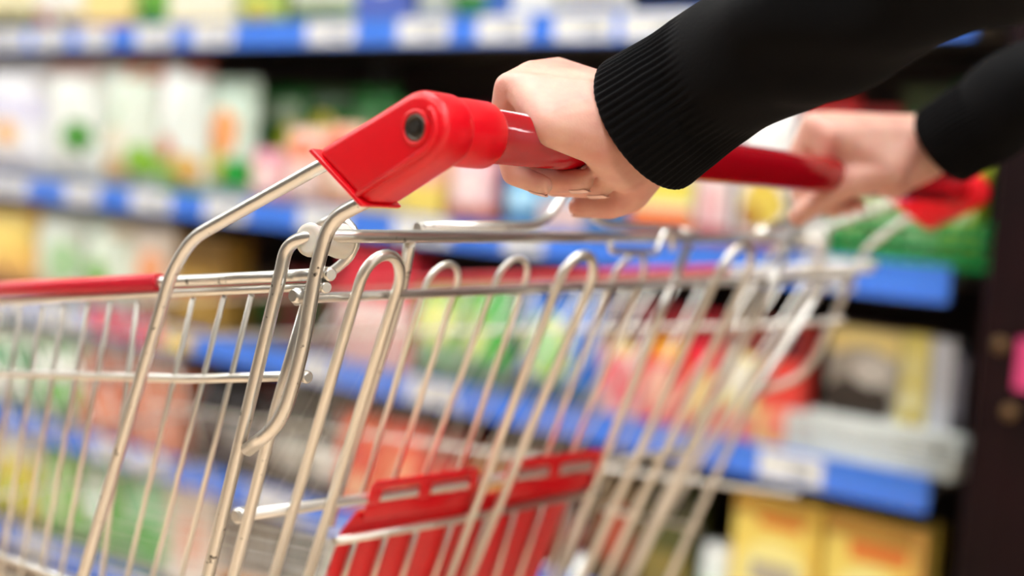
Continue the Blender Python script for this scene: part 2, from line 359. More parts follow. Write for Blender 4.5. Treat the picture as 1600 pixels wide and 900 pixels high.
# rows: (kind, photo x0, x1, height, colour, design, label, category, setback)
ROWS = {
 'A': (1.306, 8, [
  ('bag', -130, -50, .24, '#e9e4cf', [('r',0,0,1,.3,'#c9c28a')], 'cream bag with khaki base at the far left of the top shelf', 'bag', 0),
  ('bag', -48, 38, .24, '#e8e0b4', [('r',0,0,1,.2,'#8f8a4a')], 'cream yellow bag over the top rail beside the far left cream bag', 'bag', 0),
  ('bag', 40, 128, .22, '#f2eee2', [('e',.25,.12,.2,.1,'#d23a2a'),('e',.7,.1,.2,.08,'#e7c95a')], 'white bag with red spot near its base on the top shelf', 'bag', 0),
  ('carton', 131, 208, .2, '#ecd88e', [('r',0,0,1,.12,'#c9803a')], 'yellow carton with orange base stripe on the top shelf', 'carton', 0),
  ('bag', 210, 262, .22, '#6fb03c', [('e',.5,.15,.3,.1,'#2e8a2a')], 'leaf green bag on the top shelf', 'bag', 0),
  ('carton', 265, 366, .2, '#f0ead0', [('r',0,.03,1,.1,'#e2c766')], 'cream carton with yellow stripe on the top shelf', 'carton', 0),
  ('bag', 369, 440, .22, '#b9d36a', [('e',.5,.12,.3,.1,'#f2e35a')], 'lime bag with yellow patch on the top shelf', 'bag', 0),
  ('bag', 443, 555, .24, '#e4ecd8', [('r',0,0,1,.14,'#86b04c')], 'white bag with green base on the top shelf', 'bag', 0),
  ('carton', 558, 640, .2, '#5468b8', [('e',.5,.5,.3,.2,W)], 'violet blue carton on the top shelf', 'carton', 0),
  ('bag', 643, 760, .24, '#dfe9da', [('r',.6,0,1,.2,'#3f9a48')], 'pale bag with dark green corner on the top shelf', 'bag', 0),
  ('carton', 763, 868, .2, '#e9e9e4', [('r',0,0,.4,.3,'#3a66b0')], 'white carton with blue corner on the top shelf', 'carton', 0),
  ('bag', 871, 985, .24, '#f1efe4', [], 'plain white bag above the sleeve on the top shelf', 'bag', 0),
  ('carton', 1500, 1590, .2, '#a9a697', [], 'grey carton at the right end of the top shelf', 'carton', .03)]),
 'B': (.924, 200, [
  ('bag', -140, -42, .32, '#e7edea', [('r',0,0,1,.2,'#8fc07a')], 'tall white bag with green base at the left end under the top rail', 'bag', 0),
  ('bag', -40, 56, .318, '#eef0f4', [('r',0,.45,1,.7,'#dcdcf0'),('e',.55,.36,.2,.13,'#f2d7a4'),('e',.55,.36,.1,.075,'#f29a12')], 'tall white bag with orange sun print', 'bag', 0),
  ('bag', 58, 146, .316, '#eaf0ea', [('e',.72,.36,.22,.14,'#4d9a3c'),('e',.76,.28,.1,.08,'#33781f'),('r',.05,.9,.9,1,'#e5bfb4')], 'tall white bag with leafy green print', 'bag', 0),
  ('bag', 148, 236, .318, '#dfeadc', [('e',.3,.12,.3,.1,'#e6bb78'),('e',.8,.18,.22,.14,'#8cc43c'),('r',.5,.86,1,1,'#cf7a5c'),('d',.2,.4,.9,.05,'#c3dcc0'),('e',.35,.35,.2,.1,'#e8ddc6')], 'tall pale green bag with red top corner and lime print', 'bag', 0),
  ('bag', 238, 316, .318, '#e3ece6', [('e',.25,.74,.2,.22,'#ffffff'),('e',.2,.3,.25,.12,'#d88a6c'),('r',0,0,.5,.22,'#8ac63e'),('e',.7,.15,.25,.12,'#e6ba62'),('r',.5,.9,1,1,'#93432a')], 'tall white bag with brown top corner and lime base', 'bag', 0),
  ('bag', 319, 392, .27, '#cfe2d2', [('e',.4,.55,.35,.22,'#eea262'),('r',.3,.06,1,.3,'#12a83a'),('e',.2,.25,.25,.15,'#cfc34a'),('r',0,.8,1,1,'#bfd4c2')], 'pale bag with orange print and bright green lower corner', 'bag', .012),
  ('bag', 394, 470, .262, '#0f6a1c', [('r',0,.72,.9,.9,'#9fb49c'),('e',.8,.5,.2,.22,'#c0c214')], 'dark green bag with grey band standing behind pink packs', 'bag', .09),
  ('bag', 472, 540, .262, '#2f8a1e', [('e',.45,.62,.35,.2,'#cfc416'),('r',.0,.8,1,1,'#24501e')], 'green bag with olive yellow print standing behind peach packs', 'bag', .09),
  ('bag', 542, 612, .262, '#157a2a', [('e',.4,.7,.3,.15,'#68a868')], 'mid green bag left of the cart bracket behind peach packs', 'bag', .09),
  ('bag', 386, 440, .115, '#f0b4b8', [('e',.5,.45,.3,.3,'#f6dcd4'),('r',0,.8,1,1,'#d98aa0')], 'small pink bag beside the pale orange print bag', 'bag', .0),
  ('bag', 442, 500, .165, '#f3cdbc', [('e',.5,.75,.4,.18,'#f0825e'),('e',.5,.35,.35,.2,'#f6e4dc')], 'peach bag with coral top patch', 'bag', .01),
  ('bag', 502, 562, .175, '#f6c3a4', [('e',.4,.8,.4,.16,'#ee5a3a'),('e',.6,.4,.3,.2,'#f8ecdc'),('e',.4,.15,.3,.1,'#e6a878')], 'peach bag with red orange top patch', 'bag', .0),
  ('carton', 564, 628, .15, '#ecd9a8', [('e',.5,.6,.35,.25,'#f2c8b0'),('r',0,0,1,.2,'#dcc04c')], 'cream yellow carton behind the cart bracket', 'carton', 0),
  ('carton', 631, 692, .13, '#f0d66a', [('r',0,.5,1,1,'#f2b4a4')], 'yellow and salmon carton under the cart bracket', 'carton', 0),
  ('bag', 695, 768, .125, '#f4bcc0', [('e',.5,.5,.4,.3,'#f8dcd8'),('r',0,0,1,.22,'#ee8c66')], 'pink bag with orange base under the red handle', 'bag', 0),
  ('carton', 690, 740, .21, '#8c7018', [], 'olive gold carton at the back above the handle', 'carton', .22),
  ('carton', 742, 790, .235, '#a81c50', [], 'magenta carton at the back beside the gripping hand', 'carton', .22),
  ('bottle', 775, 842, .14, '#3c9ad0', '#2a6fb0', '#9fd0ea', 'round blue jar under the red handle by the fingers', 'jar', 0),
  ('carton', 795, 930, .275, '#123a78', [], 'navy carton at the back above the gripping hand', 'carton', .26),
  ('carton', 846, 915, .13, '#88b8d8', [('r',0,0,1,.4,'#e8c8c0')], 'pale blue carton behind the fingertips', 'carton', 0),
  ('carton', 918, 985, .14, '#4a78a8', [('r',0,.6,1,1,'#c8d4dc')], 'steel blue carton behind the thumb', 'carton', 0),
  ('carton', 988, 1082, .15, '#f2ecc0', [('r',0,.45,1,.7,'#eadb5c'),('r',0,.1,1,.36,'#ea7a44'),('r',0,0,1,.1,'#c83a34')], 'white and yellow carton with orange red base', 'carton', 0),
  ('bag', 1086, 1142, .2, '#f2e2e0', [('e',.5,.3,.35,.2,'#f0c0c0'),('r',0,0,1,.12,'#cc5650')], 'white and pink bag behind the handle between the hands', 'bag', 0),
  ('bag', 1146, 1236, .235, '#f6f2f0', [('e',.55,.3,.4,.18,'#e6cc52'),('e',.35,.2,.2,.1,'#b8842c'),('r',0,0,1,.08,'#c86a50')], 'white bag with yellow brown print left of the far hand', 'bag', 0),
  ('bag', 1240, 1330, .262, '#f4ece8', [('r',0,.76,1,1,'#e21a1e'),('r',0,.7,1,.77,'#f08a78')], 'white bag with red top above the far hand', 'bag', .085),
  ('bag', 1334, 1398, .24, '#a08c78', [('r',0,.75,1,1,'#a3161a')], 'brown bag with red top right of the white and red bag', 'bag', .085),
  ('carton', 1400, 1475, .275, '#0c5a1e', [('r',0,0,1,.5,'#6a7c10'),('r',0,.85,1,1,'#4c5c40')], 'dark green and olive carton behind the green basket', 'carton', .11),
  ('carton', 1478, 1556, .285, '#0a4f18', [('r',0,0,1,.45,'#86980c')], 'dark green and olive carton at the end of the shelf', 'carton', .11),
 ]),
 'C': (.610, 470, [
  ('bag', -130, -46, .24, '#dfe8dc', [('r',0,0,1,.4,'#74b064')], 'white and green bag at the left end under the second rail', 'bag', 0),
  ('bag', -44, 44, .245, '#f0c26a', [('e',.6,.7,.4,.25,'#f4d878'),('r',0,0,1,.25,'#d8a060')], 'golden yellow bag at the left under the second rail', 'bag', 0),
  ('bag', 46, 118, .24, '#dde6da', [('e',.7,.45,.3,.25,'#a8cf9c'),('e',.3,.2,.2,.1,'#d8c8a0')], 'pale white bag with faint green print beside the golden bag', 'bag', 0),
  ('bag', 120, 196, .24, '#d9e6d6', [('e',.4,.35,.28,.2,'#7cb858'),('r',.6,.8,1,1,'#c8b89c')], 'pale bag with grass green print under the second rail', 'bag', 0),
  ('bag', 198, 262, .235, '#e8dccc', [('e',.6,.5,.3,.25,'#e8a070'),('r',0,0,1,.2,'#a88a60')], 'beige bag with tan orange print behind the bent cart rod', 'bag', .01),
  ('carton', 272, 350, .215, '#a8823a', [('r',0,.7,1,1,'#7a5c28'),('e',.4,.4,.3,.2,'#c8a458')], 'golden brown carton behind the cart side', 'carton', .03),
  ('carton', 353, 440, .15, '#3a2e28', [('r',0,.2,1,.5,'#205a28')], 'dark brown carton set back behind the white bushing', 'carton', .12),
  ('carton', 443, 530, .16, '#7c1c24', [('e',.5,.5,.3,.3,'#304a2a')], 'dark red carton set back left of the red carton', 'carton', .1),
  ('carton', 533, 640, .235, '#e2364a', [('r',0,0,1,.5,'#d8a8a0'),('r',0,.45,1,.55,'#f2dcd8')], 'bright red carton with pale lower half behind the gate', 'carton', 0),
  ('bag', 643, 720, .19, '#8cc04c', [('e',.5,.6,.35,.25,'#dfe46a'),('r',0,0,1,.35,'#78a878')], 'lime green bag with yellow print behind the gate', 'bag', 0),
  ('bag', 723, 795, .2, '#62b83c', [('r',.55,.1,1,1,'#10b020'),('e',.3,.5,.25,.25,'#d2e470'),('r',0,0,1,.25,'#4f8a62')], 'vivid green bag left of the blue bag', 'bag', 0),
  ('bag', 798, 936, .205, '#1272d8', [('e',.42,.46,.32,.36,'#cfe27a'),('e',.42,.46,.2,.22,'#8fcf78'),('r',0,0,1,.16,'#6c9cc0')], 'bright blue bag with a lime round print', 'bag', 0),
  ('carton', 939, 1000, .2, '#f0b8b4', [('r',0,.62,1,1,'#4a1a38'),('e',.5,.3,.4,.2,'#e86a74'),('r',.2,.55,.8,.68,'#f0d27a')], 'pink carton with plum shade painted on its top, right of the blue bag', 'carton', 0),  # dark tops from here to the orange red carton are painted rail shade
  ('carton', 1003, 1066, .2, '#e6525c', [('r',0,.7,1,1,'#7a0f1c'),('r',.3,.56,1,.74,'#f2ae22'),('e',.5,.3,.4,.2,'#f6b49a')], 'red carton with orange yellow band', 'carton', 0),
  ('carton', 1069, 1126, .2, '#e8283c', [('r',0,.75,1,1,'#8a0c1e'),('e',.5,.3,.35,.25,'#f4d288')], 'scarlet carton with cream yellow lower print', 'carton', 0),
  ('carton', 1129, 1184, .2, '#eee2a0', [('r',0,.72,1,1,'#78101e'),('r',0,0,1,.24,'#e88078'),('e',.5,.5,.35,.16,'#f4f0dc')], 'pale yellow carton with maroon shade painted on its top', 'carton', 0),
  ('carton', 1187, 1252, .2, '#e2443a', [('r',0,.72,1,1,'#5a0c18'),('r',0,0,1,.3,'#eac47c'),('e',.5,.2,.35,.14,'#ee8a70')], 'orange red carton with painted shade on its top, left of the photo box', 'carton', .0),
  ('carton', 1290, 1402, .205, '#c8c4b8', [('r',0,.8,1,1,'#f0d88c'),('e',.5,.56,.55,.3,'#a8a296'),('e',.45,.44,.48,.18,'#3c332c'),('e',.62,.68,.28,.12,'#d8d2c8')], 'beige carton with dark photo print and yellow top', 'carton', .04),
  ('carton', 1404, 1446, .207, '#ecdc7c', [('e',.4,.75,.2,.1,'#f4ecb0'),('e',.6,.35,.14,.08,'#9c7a20'),('e',.4,.5,.2,.09,'#f6f2cc')], 'narrow pale yellow carton with flower print', 'carton', .04),
  ('carton', 1448, 1500, .205, '#c4c6cc', [('r',.3,0,.6,1,'#dcdee4')], 'silver grey carton at the shelf end', 'carton', .04),
  ('carton', 1502, 1540, .18, '#6e6c78', [('r',0,0,1,.5,'#3c3840')], 'dark grey carton in the corner at the shelf end', 'carton', .04),
 ]),
 'D': (.304, 620, [
  ('bag', -120, -40, .2, '#d8e4d4', [('e',.5,.5,.3,.3,'#8cbc84')], 'white and green bag at the left under the third rail', 'bag', 0),
  ('bag', -38, 42, .215, '#c2dcbc', [('r',0,.5,1,.75,'#5a9a6c'),('e',.5,.3,.3,.2,'#eef2ea')], 'pale green bag with dark green band seen through the cart side', 'bag', 0),
  ('bag', 44, 126, .22, '#b4d8a8', [('r',0,.55,1,.8,'#eef2ec'),('r',.1,.2,.9,.5,'#74b85c')], 'green and white bag seen through the cart side', 'bag', 0),
  ('carton', 128, 206, .21, '#c86a4a', [('r',0,.6,1,1,'#a8522e'),('e',.5,.3,.3,.2,'#e09070')], 'terracotta carton seen through the cart side', 'carton', 0),
  ('carton', 209, 284, .21, '#d07a58', [('r',0,.7,1,1,'#b4622e'),('r',.2,.15,.8,.5,'#d89880')], 'salmon brown carton beside the terracotta carton', 'carton', 0),
  ('bottle', 288, 330, .225, '#2a1c16', '#5c5048', '#54443a', 'dark brown bottle right of the salmon carton', 'bottle', 0),
  ('bottle', 333, 375, .225, '#241a18', '#1c1a1c', '#7c746c', 'black brown bottle with grey label', 'bottle', 0),
  ('bottle', 379, 420, .22, '#30211a', '#6a2018', '#8a8078', 'dark bottle with red cap behind the thick rods', 'bottle', 0),
  ('bottle', 424, 468, .225, '#2e2a1c', '#22301c', '#b0aca0', 'dark olive bottle behind the hooked rod', 'bottle', 0),
  ('bottle', 472, 526, .225, '#241c1c', '#8a8880', '#d4d0c4', 'dark bottle with pale label left of the orange carton', 'bottle', 0),
  ('carton', 530, 596, .2, '#e2603a', [('e',.5,.6,.3,.2,'#d83428'),('e',.5,.25,.35,.15,'#eeb088')], 'orange carton with red patch behind the gate', 'carton', 0),
  ('carton', 599, 664, .2, '#e6442e', [('e',.4,.5,.3,.25,'#f0a078'),('r',.6,0,1,.4,'#8cb052')], 'red orange carton with lime corner behind the gate', 'carton', 0),
  ('carton', 667, 730, .2, '#c43a30', [('r',.2,.1,.8,.45,'#e8c860'),('r',0,.75,1,1,'#7a2828')], 'brick red carton with yellow patch', 'carton', 0),
  ('carton', 733, 806, .19, '#7c4a24', [('r',0,.5,1,.8,'#b8762c'),('e',.5,.25,.3,.15,'#c8a888')], 'brown carton with amber band above the seat plate', 'carton', 0),
  ('bottle', 810, 862, .2, '#4a2018', '#a03828', '#9a6a4a', 'reddish brown jar above the seat plate', 'jar', 0),
  ('bottle', 866, 920, .2, '#3a2620', '#5c1c18', '#7c4436', 'dark brown jar right of the reddish jar', 'jar', 0),
  ('carton', 924, 1000, .19, '#5c4a30', [('e',.5,.5,.3,.3,'#a84a34')], 'olive brown carton with rust patch', 'carton', 0),
  ('carton', 1003, 1076, .19, '#4c5020', [('r',0,0,1,.45,'#8a7a3a'),('r',0,.8,1,1,'#28281c')], 'dark olive carton left of the yellow cartons', 'carton', .01),
  ('bottle', 1082, 1140, .115, '#e4ebe4', '#f4f6f2', '#cfe4c8', 'small white jar with pale green label', 'jar', -.0),
  ('carton', 1142, 1278, .222, '#f2d668', [('r',0,.86,1,1,'#c99a3a'),('r',.3,.78,.8,.86,'#e87a22'),('e',.5,.42,.42,.26,'#f6ea96'),('r',.22,.36,.78,.52,'#b6ad98'),('r',.28,.1,.85,.26,'#e4502a'),('r',.88,0,1,1,'#e6bc48')], 'golden yellow carton with cream oval and orange band, left of its pair', 'carton', 0),
  ('carton', 1284, 1452, .222, '#f2d668', [('r',0,.86,1,1,'#c08c34'),('r',.25,.72,.85,.84,'#e8762a'),('e',.5,.38,.42,.28,'#f6ea96'),('r',.2,.3,.8,.46,'#c2b89c'),('r',.88,0,1,1,'#e0a850')], 'golden yellow carton nearest the dark end panel', 'carton', 0),
  ('carton', 1455, 1500, .222, '#c9ac3e', [('r',0,0,.2,1,'#dcbc50')], 'narrow mustard carton at the right shelf end', 'carton', .02),
 ]),
 'E': (-.006, 800, [
  ('bag', -110, -22, .26, '#e8d23c', [('e',.5,.5,.3,.3,'#f2ec9c')], 'yellow bag on the lowest visible shelf at the left', 'bag', 0),
  ('bag', -20, 50, .265, '#e0d044', [('r',0,.7,1,1,'#f0f0e4'),('e',.5,.3,.3,.2,'#b8c838')], 'yellow and white bag low on the left', 'bag', 0),
  ('bag', 53, 118, .265, '#8cc86c', [('e',.5,.5,.3,.3,'#b8dca0')], 'light green bag low on the left beside the yellow bag', 'bag', 0),
  ('bag', 121, 186, .265, '#6ab85c', [('e',.4,.6,.3,.3,'#d8ece0')], 'green bag with white print low on the left', 'bag', 0),
  ('bag', 189, 258, .265, '#9cd4a8', [('e',.6,.3,.35,.25,'#3cae3c')], 'mint bag with grass green print low behind the long rod', 'bag', 0),
  ('carton', 262, 338, .25, '#e2d4c4', [('e',.5,.5,.3,.25,'#e0a890')], 'pale beige carton low behind the cart side', 'carton', 0),
  ('carton', 341, 430, .25, '#4a3a30', [('r',0,0,1,.4,'#a8703a')], 'brown carton low behind the thick rods', 'carton', 0),
  ('bottle', 436, 500, .26, '#2c2420', '#504840', '#8c8478', 'dark jar low behind the gate legs', 'jar', 0),
  ('carton', 506, 600, .25, '#d8d8c8', [('e',.5,.5,.3,.25,'#b0c8d8')], 'grey white carton low left of the seat plate', 'carton', 0),
  ('carton', 606, 740, .25, '#c8c8b0', [], 'plain grey carton low behind the seat plate', 'carton', 0),
  ('carton', 860, 1000, .25, '#dfe4e0', [('r',0,0,1,.5,'#a4c4e4')], 'white and pale blue carton low right of the seat plate', 'carton', 0)])}
for lev, (z, yref, items) in ROWS.items():
    z += .0
    for (kind, x0, x1, h, base, design, *rest) in items:
        if kind == 'bottle':
            capc, (labc, label, cat, sb) = design, rest
        else:
            label, cat, sb = rest
        zt = z+h*.5
        def yat(px):
            y = on_plane((px, yref), (XS+.03+sb, 0, 0), (1, 0, 0)).y
            # the photo row of this shelf changes with x: refine so that the height is right
            py = yref
            for _ in range(6):
                p = atX((px, py), XS+.03+sb)
                q = ROT.T @ (np.array([XS+.03+sb, p.y, zt])-CAM)
                py = q[1]/q[2]*FPX+CY
            return atX((px, py), XS+.03+sb).y
        ya, yb = yat(x0), yat(x1)
        yb = max(yb, SY0+.004); w = (ya-yb)*.985; yc = (ya+yb)/2
        loc = (XS+.03+sb, yc, z-.0055)
        if kind == 'bag':
            o = bag('snack_bag', w, h, min(.10, w*.36), base, design, (loc[0]-.005, yc, loc[2]))
        elif kind == 'carton':
            o = carton('carton', w, h, min(.085 if sb < .05 else .06, max(.04, w*.7)), base, design, loc)
        else:
            o = bottle('jar' if cat == 'jar' else 'bottle', w/2, h, base, capc, labc, (loc[0]+w/2, yc, loc[2]), cat == 'jar')
        tag(o, label, cat, {'A': 'goods on the top shelf', 'B': 'goods under the top blue rail', 'C': 'goods under the second blue rail', 'D': 'goods under the third blue rail', 'E': 'goods on the lowest shelf'}[lev])

# wire baskets on the shelves
def basket(name, x0, x1, y0, y1, z, h, m, label, nx, nz, rw):
    t = empty(name, ((x0+x1)/2, (y0+y1)/2, z), label, 'basket')
    b = MB()
    for zz in (z+.004, z+h): b.tube([(x0, y0, zz), (x1, y0, zz), (x1, y1, zz), (x0, y1, zz)], rw*1.5, m, 8, closed=True)
    b.build('rim', t)
    b = MB()
    for i in range(1, nz):
        zz = z+.004+(h-.004)*i/nz
        b.tube([(x0, y0, zz), (x1, y0, zz), (x1, y1, zz), (x0, y1, zz)], rw, m, 6, closed=True)
    for i in range(nx+1):
        yy = y0+(y1-y0)*i/nx
        for xx in (x0, x1): b.tube([(xx, yy, z), (xx, yy, z+h)], rw, m, 6)
    for i in range(1, 4):
        xx = x0+(x1-x0)*i/4
        for yy in (y0, y1): b.tube([(xx, yy, z), (xx, yy, z+h)], rw, m, 6)
        b.tube([(xx, y0, z+.004), (xx, y1, z+.004)], rw, m, 6)
    b.build('wire_mesh', t)
    return t
GREENW = mat('green coated wire', '#179a4c', .4)
WHITEW = mat('white coated wire', '#dfe4de', .4)
ya, yb = atX((1290, 350), XS).y, atX((1556, 370), XS).y
basket('wire_basket', XS+.019, XS+.1, yb, ya, .9195, .062, GREENW, 'green wire basket on the shelf below the far hand', 9, 3, .0040)
for i, (a, c, col, lab) in enumerate([(1304, 1345, '#dfe6a0', 'pale yellow pack in the green basket, leftmost'), (1350, 1400, '#cfe0b0', 'pale green pack in the green basket, with a brown spot'), (1405, 1465, '#e4ecc0', 'cream green pack in the green basket, third from left'), (1470, 1545, '#c4d83c', 'lime yellow pack in the green basket, rightmost')]):
    y1, y0 = atX((a, 320), XS+.05).y, atX((c, 320), XS+.05).y
    o = bag('snack_bag', (y1-y0)*.9, .115 if i < 3 else .15, .05, col, [('e', .5, .35, .25, .2, '#c88a5c')] if i == 1 else [('e', .5, .6, .3, .2, '#eef2d4')], (XS+.034, (y0+y1)/2, .929))
    tag(o, lab, 'bag', 'packs in the green basket')
ya, yb = atX((1225, 650), XS).y, atX((1488, 690), XS).y
basket('wire_basket', XS+.018, XS+.066, yb, ya, .608, .058, WHITEW, 'white wire basket in front of the silver and photo cartons', 5, 6, .0035)

# dark panel at the end of the shelves
MAROON = mat('dark maroon laminate', '#1c070b', .5, spec=.15, noise=(6, '#0e0305', .4, .7))
BRONZE = mat('bronze', (.24, .15, .075), .4, 1.)
PINK = mat('pink sticker', '#d8457c', .4)
ec = empty('end_cabinet', (2.05, .2, FL), 'tall dark maroon cabinet at the right end of the shelves', 'cabinet')
yl = atX((1543, 400), 1.80).y
b = MB(); b.box((1.80, -.6, FL), (2.4, yl, 2.3), MAROON); b.build('body', ec, bevel=.008)
b = MB(); b.box((1.785, -.58, FL+.05), (1.80, yl-.035, 2.2), MAROON); dr = b.build('door', ec, bevel=.004)
for p in ((1583, 642), (1568, 538)):
    q = atX(p, 1.785)
    b = MB(); b.lathe(q, (-1, 0, 0), [(-.002, .004), (.008, .004), (.011, .009), (.017, .010), (.021, .006)], BRONZE, 20); b.build('bronze_knob', dr)
q = atX((1602, 570), 1.785)
b = MB(); b.box((1.7835, q.y-.03, q.z-.035), (1.7848, q.y+.012, q.z+.035), PINK); b.build('pink_sticker', dr)

# ------------------------------------------------------------------ shopping cart
X1, X2 = .4425, 1.1625
BY, BZ = .3868, 1.021                       # handle axis
cart = empty('shopping_cart', ((X1+X2)/2, .9, FL), 'steel wire shopping cart with red handle pushed by the person', 'cart')
def part(name, f, parent=None, **kw):
    b = MB(); f(b); return b.build(name, parent or cart, **kw)
def rod(name, pts, r, m=STEEL, fil=.012, n=12, parent=None, **kw):
    return part(name, lambda b: b.tube(pts, r, m, n, fil), parent)
# handle
HR = .0130
part('handle_bar', lambda b: b.tube([(X1+.004, BY, BZ), (X1+.2, BY, BZ), (X2-.2, BY, BZ), (X2-.004, BY, BZ)], HR, REDBAR, 40))
def bracket(xo, xi, xc, side):
    """xo outer face, xi inner face, xc collar end"""
    t1 = atX((496, 236), .428); t2 = atX((574, 320), .428)
    c = Vector((BY, BZ)); T1 = Vector((t1.y, t1.z)); T2 = Vector((t2.y, t2.z)); R = .0168
    def tang(P, sgn):
        d = P-c; L = d.length; a = math.acos(R/L); base = math.atan2(d.y, d.x)
        return base+sgn*a
    a1, a2 = tang(T1, 1), tang(T2, -1)
    if a2 > a1: a2 -= 2*PI
    # arc goes the long way round the head, away from the tail
    a2 += 2*PI if a2 < a1 else 0
    prof = [tuple(T1)]
    for k in range(25):
        a = a1+(a2-a1)*k/24
        prof.append((c.x+R*math.cos(a), c.y+R*math.sin(a)))
    prof.append(tuple(T2))
    def body(b): b.prism(prof, xo, xi, REDP)
    o = part('end_bracket', body, bevel=.0048)
    # raised rib that follows the lower edge and the head on the outer face
    s = -1 if xo < xi else 1
    lip = [T1+(T1-T2).normalized()*.0010, T2+(T2-T1).normalized()*.0010]
    dn = ((T1+T2)/2-c).normalized()
    ax = (T2-T1).normalized()
    def lipf(b):
        q = [lip[0]-dn*.0012, lip[0]+dn*.0016, lip[1]+dn*.0016, lip[1]-dn*.0012]
        b.prism([tuple(v) for v in q], xo+s*.0014, xi-s*.0014, REDP)
    part('rim_lip', lipf, o, bevel=.0008)
    # raised border: lower strip and ring
    def border(b):
        pts = []
        a_lo = T2-ax*.0052
        off = R-.0052
        e2 = tang2 = a2
        pts.append(Vector((xo+s*.0001, *(T2-ax*.0062-dn*.002))))
        for k in range(14):
            a = a2-(a2-a1)*k/13*.62
            pts.append(Vector((xo+s*.0001, c.x+off*math.cos(a), c.y+off*math.sin(a))))
        b.tube(pts, .0016, REDP, 10)
    part('raised_border', border, o)
    def collar(b):
        b.lathe((xi-abs(xi-xo)*.2*(1 if xc > xi else -1), BY, BZ), (1 if xc > xi else -1, 0, 0), [(0, .0150), (.004, .0156), (abs(xc-xi)*.5, .0160), (abs(xc-xi)+.004-.002, .0160), (abs(xc-xi)+.004, .0150), (abs(xc-xi)+.004, .0128)], REDP, 40)
    part('collar', collar, o)
    def bolt(b):
        b.lathe((xo-s*.001, BY, BZ), (s, 0, 0), [(0, .0060), (.0018, .0060), (.0022, .0050), (.0014, .0046)], BOLT, 28)
        b.lathe((xo-s*.001, BY, BZ), (s, 0, 0), [(0, .0026), (.0027, .0026)], BOLTIN, 6)
    part('bolt', bolt, o)
    def ring(b):
        b.tube([(xo+s*.0002, BY+.0073*math.cos(2*PI*k/28), BZ+.0073*math.sin(2*PI*k/28)) for k in range(28)], .0011, REDP, 8, closed=True)
    part('bolt_surround', ring, o)
    return o
bracket(X1-.0175, X1+.006, X1+.031, -1)
bracket(X2+.0175, X2-.006, X2-.031, 1)
RT = .0036
def mir(p): return Vector((X1+X2-p[0], p[1], p[2]))
# side posts (long bent rods from bracket down to the chassis)
def P1(*pp): return [atX(p, X1) for p in pp]
long_n = P1((545, 236), (505, 257), (300, 372), (268, 425), (130, 900))
d = (long_n[-1]-long_n[-2]).normalized()
long_n.append(long_n[-2]+d*.55)
rod('side_post', long_n, RT, fil=.02)
rod('side_post', [mir(p) for p in long_n], RT, fil=.02)
hook_n = P1((620, 292), (572, 313), (516, 343), (494, 420), (471, 555), (440, 660), (386, 703))
rod('stop_hook', hook_n, RT+.0002, fil=.016)
hook_f = [atX(p, X2) for p in [(1455, 330), (1411, 344), (1352, 390), (1331, 433), (1273, 562), (1245, 592), (1189, 611)]]
rod('stop_hook', hook_f, RT, fil=.016)
# rim and side panels
XR = X1+.008
SLOPE, TAPER, INW = -math.tan(math.radians(7.4)), .05, .15
rim0 = atX((505, 447), XR)
def side_pt(y, z): return Vector((XR+TAPER*(y-rim0.y)+INW*(rim0.z-z), y, z))
def rim_at(y, dz=0): return side_pt(y, rim0.z+SLOPE*(y-rim0.y)+dz)
sn = np.array([1, -TAPER, INW])
def at_side(p): return on_plane(p, (XR, rim0.y, rim0.z), sn)
YF = 1.42
upper = [at_side((515, 428)), at_side((400, 434)), at_side((250, 441)), at_side((0, 452))]
lower = [at_side((508, 447)), at_side((250, 458)), at_side((0, 472))]
def extend(pts, yf):
    a, b_ = pts[-2], pts[-1]; t = (yf-b_.y)/(b_.y-a.y); return pts+[b_+(b_-a)*t]
u2 = extend(upper, YF); l2 = extend(lower, YF)
sl0 = upper[2]
midn = extend([at_side((478, 587)), at_side((300, 592)), at_side((0, 583))], YF)
btm = extend([at_side((75, 896)), at_side((0, 868))], YF)
btm[0] = btm[0]+(btm[0]-btm[1])*4.0
for mm in (lambda p: p, mir):
    rod('rim_rod', [mm(p) for p in u2], .0033)
    rod('rim_rod', [mm(p) for p in l2], .0023, WIRE)
    part('rim_sleeve', lambda b: b.tube([mm(p) for p in [sl0, upper[3], u2[-1]]], .0052, REDSLV, 18))
    rod('side_rail', [mm(p) for p in midn], .0026, WIRE)
    rod('side_rail', [mm(p) for p in btm], .0026, WIRE)
wpx = [((-0, 485), (-55, 865)), ((32, 480), (-28, 900)), ((65, 480), (4, 880)), ((100, 478), (36, 875)), ((138, 476), (66, 885)), ((173, 474), (96, 895)), ((215, 472), (160, 895)), ((302, 466), (200, 895)), ((350, 463), (240, 895)), ((393, 461), (285, 895))]
wires = []
for a, c in wpx:
    A, C_ = at_side(a), at_side(c); wires.append((A, A+(C_-A)*1.35))
dy = wires[0][0].y-wires[1][0].y
for k in range(1, 12):
    o = Vector((TAPER*dy*k, dy*k, SLOPE*dy*k)); A = wires[0][0]+o
    if A.y > YF-.01: break
    wires.append((A, wires[0][1]+o))
for mm in (lambda p: p, mir):
    for A, B in wires: rod('side_wire', [mm(A), mm(B)], .0016, WIRE, 0, 8)
# front wall
fu = u2[-1]; fl = wires[-1][1]
def front(t, s): # t across 0..1, s down 0..1
    a = fu.lerp(fl, s); m_ = mir(a); return a.lerp(m_, t)
for s in (0, .18, .4, .62, .84):
    rod('front_rail', [front(0, s), front(1, s)], .0030 if s == 0 else .0022, WIRE)
for k in range(1, 20):
    rod('front_wire', [front(k/20, 0), front(k/20, 1)], .0016, WIRE, 0, 8)
# floor of the basket
for k in range(0, 12):
    t = .1+.8*k/11
    a = side_pt(.72, .62); m_ = mir(a)
    rod('base_wire', [a.lerp(m_, t), front(t, 1)], .0018, WIRE, 0, 8)
